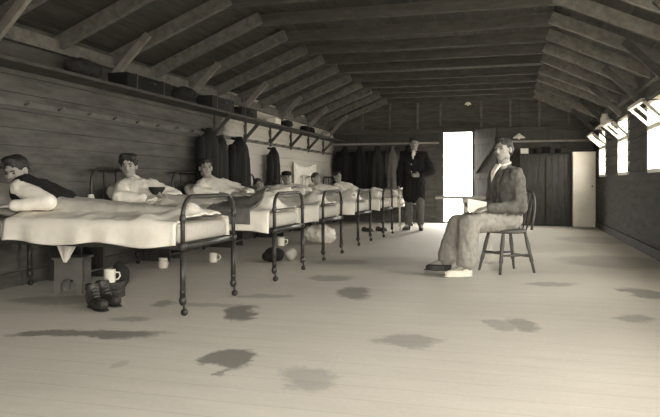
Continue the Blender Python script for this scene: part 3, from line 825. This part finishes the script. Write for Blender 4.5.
def boot(label, c, rz):
    bm = bmesh.new(); ell(bm, (0, .0, .05), (.042, .055, .05)); ell(bm, (0, .10, .04), (.045, .10, .042)); ell(bm, (0, .16, .045), (.042, .05, .042))
    cone(bm, (0, .0, .05), (0, -.015, .17), .045, .05, 14, False); cone(bm, (0, .05, .07), (0, 0, .13), .03, .035)
    r = thing('boot', label, 'boot', c, rz, 'black boots by the nearest bed')
    o = remesh(bm, .007, 'upper', leather, r, V((0, 0, 0)), 3, .004, (30, 30, 30), 2)
    for v in o.data.vertices: v.co.z = max(v.co.z, .012)
    bm = bmesh.new(); ell(bm, (0, .13, .008), (.047, .10, .008)); ell(bm, (0, .0, .010), (.042, .052, .010)); box(bm, (0, .05, .008), (.06, .09, .012)); fin('sole', bm, leather, r)
    bm = bmesh.new()
    for k in range(4): tube(bm, [(-.022, .075 - k * .016, .085 + k * .020), (0, .088 - k * .017, .092 + k * .021), (.022, .075 - k * .016, .085 + k * .020)], .0035, 5)
    fin('laces', bm, grey_cl, r)
boot('black laced boot in front of the pair under the nearest bed', G(93, 308) + V((0, 0, .001)), -2.15)
boot('black laced boot at the back of the pair under the nearest bed', G(103, 304) + V((0, 0, .001)), -2.0)
# pale stool with arched cut-out
r = thing('footstool', 'low grey stool with a dark arched opening under the nearest bed', 'stool', G(73, 292), TH)
bm = bmesh.new(); N = 12; w, h, ra = .22, .27, .062; y0_, y1_ = -.10, -.08
def archplate(bm, y0_, y1_):
    outer = [(-w / 2, 0), (-w / 2, h), (w / 2, h), (w / 2, 0)]; inner = [(ra * math.cos(PI * k / N), .06 + ra * math.sin(PI * k / N)) for k in range(N + 1)]
    pts = [(-w / 2, 0), (-w / 2, h)] + [(w / 2, h), (w / 2, 0), (ra, 0)] + inner + [(-ra, 0)]
    for yy in (y0_, y1_): bm.faces.new([bm.verts.new((x, yy, z)) for x, z in pts])
    vs = list(bm.verts)[-2 * len(pts):]; n = len(pts)
    for k in range(n): bm.faces.new((vs[k], vs[(k + 1) % n], vs[n + (k + 1) % n], vs[n + k]))
archplate(bm, -.10, -.08); fin('side_panel', bm, stool_m, r, smooth=False)
bm = bmesh.new(); archplate(bm, .08, .10); fin('side_panel', bm, stool_m, r, smooth=False)
bm = bmesh.new(); box(bm, (0, 0, h + .01), (w + .03, .24, .02), bev=.004); fin('seat', bm, stool_m, r)
# hanging cloth corners
def hang(label, X, Y, z0, w, h, m, name='towel'):
    bm = bmesh.new(); n = 14; rows = []
    for i in range(n + 1):
        f = i / n; row = []
        for j in range(n + 1):
            g = j / n; ww = w * (1 - f * .85)
            row.append(bm.verts.new((-w / 2 + w * .3 * f * 1.2 + g * ww, .012 * math.sin(g * 9) * (1 - f * .5), -h * f)))
        rows.append(row)
    for a, b in zip(rows, rows[1:]):
        for k in range(n): bm.faces.new((a[k], a[k + 1], b[k + 1], b[k]))
    o = fin(name, bm, m, loc=(X, Y, z0)); sd = o.modifiers.new('s', 'SOLIDIFY'); sd.thickness = .006
    return tag(o, label, 'towel')
hang('white towel corner hanging below the nearest bed above the low grey stool', -3.26, 4.18, .448, .22, .17, linen)
hang('small white cloth hanging under the second bed beside a mug', -3.62, 6.02, .448, .16, .17, linen)
mug('white mug on the floor under the second bed, seen left of the nearest bed foot', G(163, 268), -.4, 1.0)
mug('white mug under the third bed, seen through the nearest bed foot', G(213, 262), .4, 1.0)
mug('white mug on the dark kit bag under the third bed', G(281, 261) + V((0, 0, .172)), .4, .9)
bundle('kit_bag', 'dark kit bag on the floor behind the second bed foot', 'bag', G(274, 262), (.26, .26, .17), dark_cl, 12, fold=.008)
bundle('cloth_bundle', 'pale cloth bundle beside the dark kit bag', 'bundle', G(291, 261, .05), (.13, .24, .16), linen2, 13, fold=.01)
bundle('cloth_bundle', 'white crumpled sheet bundle on the floor under the fourth bed', 'bundle', (-2.75, 9.10, 0), (.52, .4, .27), linen, 14, fold=.03)
for i_, (px, py) in enumerate(((378, 232), (392, 231.5))):
    g_, _ = ground(px, py); bm = bmesh.new(); shoe(bm, (0, 0, .05), (.14, -.03, .03)); o = remesh(bm, .008, 'slipper', leather, None, V((0, 0, 0)), 2)
    for v in o.data.vertices: v.co.z = max(v.co.z, 0)
    o.location = (g_.x - .25, g_.y, .002); tag(o, ['dark slipper on the floor, left of two by the bed with the white foot', 'dark slipper on the floor, right of two by the bed with the white foot'][i_], 'slipper', 'slippers by the far beds')

# ------------------------------------------------------------------ shelf, rail, coats on the left wall
sh = thing('wall_shelf', 'long plank shelf on brackets along the left wall', 'shelf', (XL, 3, 0))
bm = bmesh.new(); box(bm, (.16, 5.8, 1.86), (.28, 11.7, .03)); fin('shelf_board', bm, timber, sh, smooth=False)
for k in range(6):
    y = 13.8 - 1.08 * k - 3
    bm = bmesh.new(); bar(bm, (.03, y, 1.58), (.27, y, 1.83), .04, .045); bar(bm, (.03, y, 1.52), (.03, y, 1.845), .04, .04); fin('bracket', bm, timber, sh, smooth=False)
rl = thing('coat_rail', 'pale narrow coat rail with pegs below the shelf', 'coat rail', (XL, 3, 0))
bm = bmesh.new(); box(bm, (.028, 5.8, 1.56), (.022, 11.7, .05)); fin('rail', bm, rail_m, rl, smooth=False)
for k in range(26):
    bm = bmesh.new(); tube(bm, [(.035, .4 + k * .43, 1.555), (.10, .4 + k * .43, 1.575)], [.011, .013], 8); fin('peg', bm, timber_lt, rl)

def coat(label, x, y, ztop, L, W, D, m, seed, axis='Y', name='overcoat', group='coats hanging on the left wall', side=1):
    r = thing(name, label, 'coat', (x, y, ztop), 0 if axis == 'Y' else -side * PI / 2, group)
    # local: wall plane is YZ, +x into room
    bm = bmesh.new(); n = 40; rows = []
    for i in range(31):
        f = i / 30
        w = W * (.10 + .62 * smooth01(f / .22) + .28 * smooth01((f - .15) / .7)) / 2; dd = D * (.35 + .5 * smooth01(f / .15) + .15 * f) / 2
        row = []
        for k in range(n):
            a = 2 * PI * k / n; fo = 1 + (.10 + .12 * f) * math.sin(a * 7 + seed + f * 1.5) * smooth01((f - .1) / .3)
            row.append(bm.verts.new((D * .62 + dd * math.cos(a) * fo, w * math.sin(a) * (1 + .04 * math.sin(f * 11 + seed)), -L * f + .015 * math.sin(a * 3 + seed) * f)))
        rows.append(row)
    for a, b in zip(rows, rows[1:]):
        for k in range(n): bm.faces.new((a[k], a[(k + 1) % n], b[(k + 1) % n], b[k]))
    bm.faces.new(rows[0]); bm.faces.new(rows[-1][::-1]); fin('coat_body', bm, m, r)
    for s in (-1, 1):
        bm = bmesh.new(); tube(bm, [(D * .5, s * W * .30, -.14 * 1), (D * .62, s * W * .40, -.32), (D * .62, s * W * .44, -.50), (D * .6, s * W * .43, -min(.66, L * .75))], [.05, .06, .055, .05], 10); fin('sleeve', bm, m, r)
    bm = bmesh.new(); tube(bm, [(D * .35 + .04 * math.cos(a), .05 * math.sin(a), -.03 - .012 * math.cos(a)) for a in [2 * PI * k / 12 for k in range(12)]], .018, 6, closed=True); fin('collar', bm, m, r)
    return r
coat('leftmost dark overcoat hanging on the left wall, behind the third bed', XL + .04, 7.93, 1.62, 1.02, .6, .22, dark_cl, 1)
coat('dark coat tucked beside the leftmost overcoat on the left wall', XL + .04, 8.36, 1.56, .80, .24, .18, dark_cl2, 2)
coat('wide dark overcoat in the middle of the left wall, above the fourth bed', XL + .04, 8.87, 1.57, 1.0, .62, .26, dark_cl, 3)
coat('narrow dark coat hanging alone right of the wide overcoat', XL + .04, 10.38, 1.50, .82, .40, .2, dark_cl, 4)
bx = [(-3.78, .52, dark_cl), (-3.42, .5, dark_cl), (-3.02, .46, dark_cl2), (-2.66, .34, grey_cl), (-2.32, .36, dark_cl)]
lbs = ['dark overcoat in the far left corner of the back wall', 'dark overcoat second from the far left corner', 'charcoal overcoat left of the grey one on the back wall',
       'grey coat hanging among dark ones on the back wall', 'dark coat just left of the standing man on the back wall']
for (x, w, m), lb in zip(bx, lbs):
    coat(lb, x, YB - .05, 1.74, 1.35, w, .26, m, x * 5, 'X', group='coats hanging on the back wall')

# things on the shelf
def suitcase(label, y, s, m, z=1.876):
    r = thing('suitcase', label, 'suitcase', (XL + .17, y, z)); 
    bm = bmesh.new(); box(bm, (0, 0, s[2] / 2), s, bev=.015); fin('case', bm, m, r)
    bm = bmesh.new(); tube(bm, [(s[0] / 2, -.06, s[2] * .6), (s[0] / 2 + .03, -.05, s[2] * .6), (s[0] / 2 + .03, .05, s[2] * .6), (s[0] / 2, .06, s[2] * .6)], .008, 6); fin('handle', bm, leather, r)
    for q in (-.3, .3):
        bm = bmesh.new(); box(bm, (0, q * s[1], s[2] / 2), (s[0] + .008, .025, s[2] + .008), bev=.003); fin('strap', bm, leather, r)
suitcase('large dark suitcase on the shelf above the leftmost overcoat', 8.15, (.24, .70, .17), dark_cl2)
suitcase('dark suitcase on the shelf above the wide overcoat', 9.05, (.24, .60, .13), dark_cl)
suitcase('long dark case on the near part of the shelf', 6.3, (.24, .9, .15), dark_cl)
bundle('kit_bag', 'dark kit bag on the shelf above the bushy-haired patient', 'bag', (XL + .17, 7.3, 1.876), (.26, .5, .2), dark_cl2, 21)
bm = bmesh.new(); box(bm, (0, 0, .05), (.16, .26, .10), bev=.004); o = fin('cardboard_box', bm, paper, loc=(XL + .2, 10.30, 1.876)); tag(o, 'small white box on the left wall shelf', 'box')
bundle('cloth_bundle', 'dark cloth bundle on the shelf beside the small white box', 'bundle', (XL + .17, 11.0, 1.876), (.24, .45, .12), dark_cl2, 22)
def hat(label, y, x=XL + .17, z=1.876):
    r = thing('felt_hat', label, 'hat', (x, y, z), 0, 'hats on the shelf')
    bm = bmesh.new(); lathe(bm, [(.15, 0), (.155, .006), (.10, .012), (.09, .02), (.02, .02)], (0, 0, 0), 20); fin('brim', bm, dark_cl, r)
    bm = bmesh.new(); lathe(bm, [(.095, .012), (.093, .07), (.08, .115), (.05, .125), (.02, .11)], (0, 0, 0), 20); fin('crown', bm, dark_cl, r)
hat('dark round hat on the shelf, nearer of the two hats', 12.05); hat('dark round hat on the shelf, farther of the two hats', 12.42)
bundle('cloth_bundle', 'pale small bundle at the far end of the shelf', 'bundle', (XL + .17, 13.5, 1.876), (.2, .3, .12), linen2, 24)
bundle('kit_bag', 'dark kit bag at the near end of the shelf, by the left edge', 'bag', (XL + .17, 5.3, 1.876), (.26, .6, .18), dark_cl2, 25)
# sheet pinned to the wall
bm = bmesh.new(); n = 20; rows = []
for i in range(9):
    f = i / 8; rows.append([bm.verts.new((.012 * math.sin(k * 1.3 + f * 2) + .02, -.72 + 1.44 * k / n, 1.30 - .08 * math.sin(PI * k / n) * (1 - f * .5) - .5 * f)) for k in range(n + 1)])
for a, b in zip(rows, rows[1:]):
    for k in range(n): bm.faces.new((a[k], a[k + 1], b[k + 1], b[k]))
o = fin('hanging_sheet', bm, linen, loc=(XL + .03, 12.45, 0)); sd = o.modifiers.new('s', 'SOLIDIFY'); sd.thickness = .008; tag(o, 'white sheet pinned sagging on the left wall behind the far beds', 'sheet')

# ------------------------------------------------------------------ cupboards at the back right
def cupboard(label, x0, x1, h, m, Y0=14.2, doors=2):
    w = x1 - x0; r = thing('cupboard', label, 'cupboard', ((x0 + x1) / 2, Y0, 0))
    bm = bmesh.new(); dp = .38
    box(bm, (0, dp / 2 + .02, h / 2), (w, dp, h)); fin('carcass', bm, m, r, smooth=False)
    bm = bmesh.new(); box(bm, (0, dp / 2, h + .012), (w + .01, dp + .06, .025), bev=.004); fin('top', bm, m if m != white_p else white_p, r)
    for k in range(doors):
        dw = w / doors; bm = bmesh.new(); np_ = max(2, round(dw / .13)) if m != white_p else 1
        for q in range(np_): box(bm, (-w / 2 + dw * k + .01 + (dw - .02) * (q + .5) / np_, .006, h / 2), ((dw - .02) / np_ - .005 * (np_ > 1), .022, h - .05))
        d_ = fin('door', bm, m, r, smooth=False)
        bm = bmesh.new(); ell(bm, (-w / 2 + dw * (k + (.85 if k == 0 else .15)), -.018, h * .55), (.016, .016, .016), None, 2); fin('knob', bm, iron, d_)
cupboard('tall dark boarded cupboard at the back wall behind the seated man', .09, 1.11, 1.48, mat('dark_boards', .04, .7, .5, 4, (6, 6, 1), .3), doors=2)
cupboard('white-painted cupboard in the back right corner', 1.125, 1.56, 1.5, white_p, Y0=14.05, doors=1)
bm = bmesh.new(); box(bm, (0, 0, .06), (.16, .12, .12), bev=.004); o = fin('cardboard_box', bm, paper, loc=(.19, 14.4, 1.506)); tag(o, 'white box on the dark cupboard beside the seated man\'s head', 'box')
for x, s, lb in ((.42, (.10, .12, .10), 'dark tin on the dark cupboard nearest the white box'), (.62, (.16, .14, .13), 'dark tin in the middle of the dark cupboard top'), (.86, (.12, .12, .09), 'dark tin on the dark cupboard nearest the white cupboard')):
    bm = bmesh.new(); lathe(bm, [(s[0] / 2, 0), (s[0] / 2, s[2]), (s[0] / 2 + .004, s[2]), (s[0] / 2 + .004, s[2] + .015), (s[0] / 4, s[2] + .02)], (0, 0, 0), 16); o = fin('tin', bm, leather, loc=(x, 14.38, 1.506)); tag(o, lb, 'tin', 'tins on the cupboard')

# lamps
def lamp(label, x, y, z, s, zt):
    r = thing('pendant_lamp', label, 'lamp', (x, y, z))
    bm = bmesh.new(); lathe(bm, [(.015, .085 * s), (.03, .07 * s), (.11 * s, .005), (.112 * s, 0), (.105 * s, .0), (.02, .055 * s)], (0, 0, 0), 24); fin('lamp_shade', bm, enamel, r)
    bm = bmesh.new(); ell(bm, (0, 0, .0), (.022, .022, .03), None, 2); fin('bulb', bm, enamel, r)
    bm = bmesh.new(); tube(bm, [(0, 0, .07 * s), (0, 0, zt - z)], .004, 6); fin('cord', bm, iron, r)
lamp('white enamel lamp shade hanging above the seated man\'s head', .07, 12.5, 1.72, 1.0, 2.78)
lamp('small white lamp high under the roof above the open door', -.84, 12.25, 2.34, .55, 2.78)

# small right wall shelf, and a jug shape added as light on the upper wall
r = thing('bracket_shelf', 'short shelf on the right wall between two windows', 'shelf', (XR, 11.95, 0))
bm = bmesh.new(); box(bm, (-.13, 0, 1.84), (.24, .7, .025)); fin('shelf_board', bm, white_p, r, smooth=False)
for s in (-1, 1):
    bm = bmesh.new(); bar(bm, (-.02, s * .28, 1.62), (-.22, s * .28, 1.82), .03, .03); fin('bracket', bm, timber, r, smooth=False)
bm = bmesh.new(); lathe(bm, [(.06, 0), (.07, .02), (.075, .12), (.05, .17), (.055, .2), (.045, .2), (.04, .16)], (0, 0, 0), 18)
rj = thing('light_patch_jug', 'white jug shape added for a bright patch of light on the right wall', 'jug', (XR - .14, 11.85, 1.8545)); fin('light_patch_body', bm, enamel, rj)
bm = bmesh.new(); tube(bm, [(0, .05, .17), (0, .10, .16), (0, .11, .1), (0, .07, .05)], .008, 6); fin('handle', bm, enamel, rj)

# ------------------------------------------------------------------ light
w = bpy.data.worlds.new('World'); bpy.context.scene.world = w; w.use_nodes = True
bg = w.node_tree.nodes['Background']; bg.inputs[0].default_value = (1, .96, .88, 1); bg.inputs[1].default_value = 9.0
def portal(loc, rot, sx_, sy_):
    l = bpy.data.lights.new('daylight_portal', 'AREA'); l.shape = 'RECTANGLE'; l.size = sx_; l.size_y = sy_; l.cycles.is_portal = True
    o = bpy.data.objects.new('daylight_portal', l); C.objects.link(o); o.location = loc; o.rotation_euler = rot
for a, b in WINS: portal((XR + .14, (a + b) / 2, 1.445), (0, PI / 2, 0), .83, b - a)
portal(((DX0 + DX1) / 2, YB + .14, DZ / 2), (-PI / 2, 0, 0), DX1 - DX0, DZ)
portal((.5, YF - .12, 1.05), (PI / 2, 0, 0), 1.4, 2.1)  # portal for the added front opening

# ------------------------------------------------------------------ camera
cam = bpy.data.cameras.new('camera'); co = bpy.data.objects.new('camera', cam); C.objects.link(co)
co.location = (0, 0, HC); co.rotation_euler = (PI / 2, 0, TH)
cam.sensor_width = 36; cam.lens = FPX / 660 * 36; cam.shift_y = -(208.5 - HY) / 660 * 1.0
cam.clip_start = .05
sc = bpy.context.scene; sc.camera = co
sc.view_settings.view_transform = 'Standard'; sc.view_settings.look = 'None'; sc.view_settings.gamma = 1
sc.view_settings.exposure = 1.8; sc.view_settings.use_curve_mapping = False
sc.cycles.max_bounces = 8; sc.cycles.diffuse_bounces = 5; sc.cycles.transparent_max_bounces = 12
sc.cycles.use_denoising = True
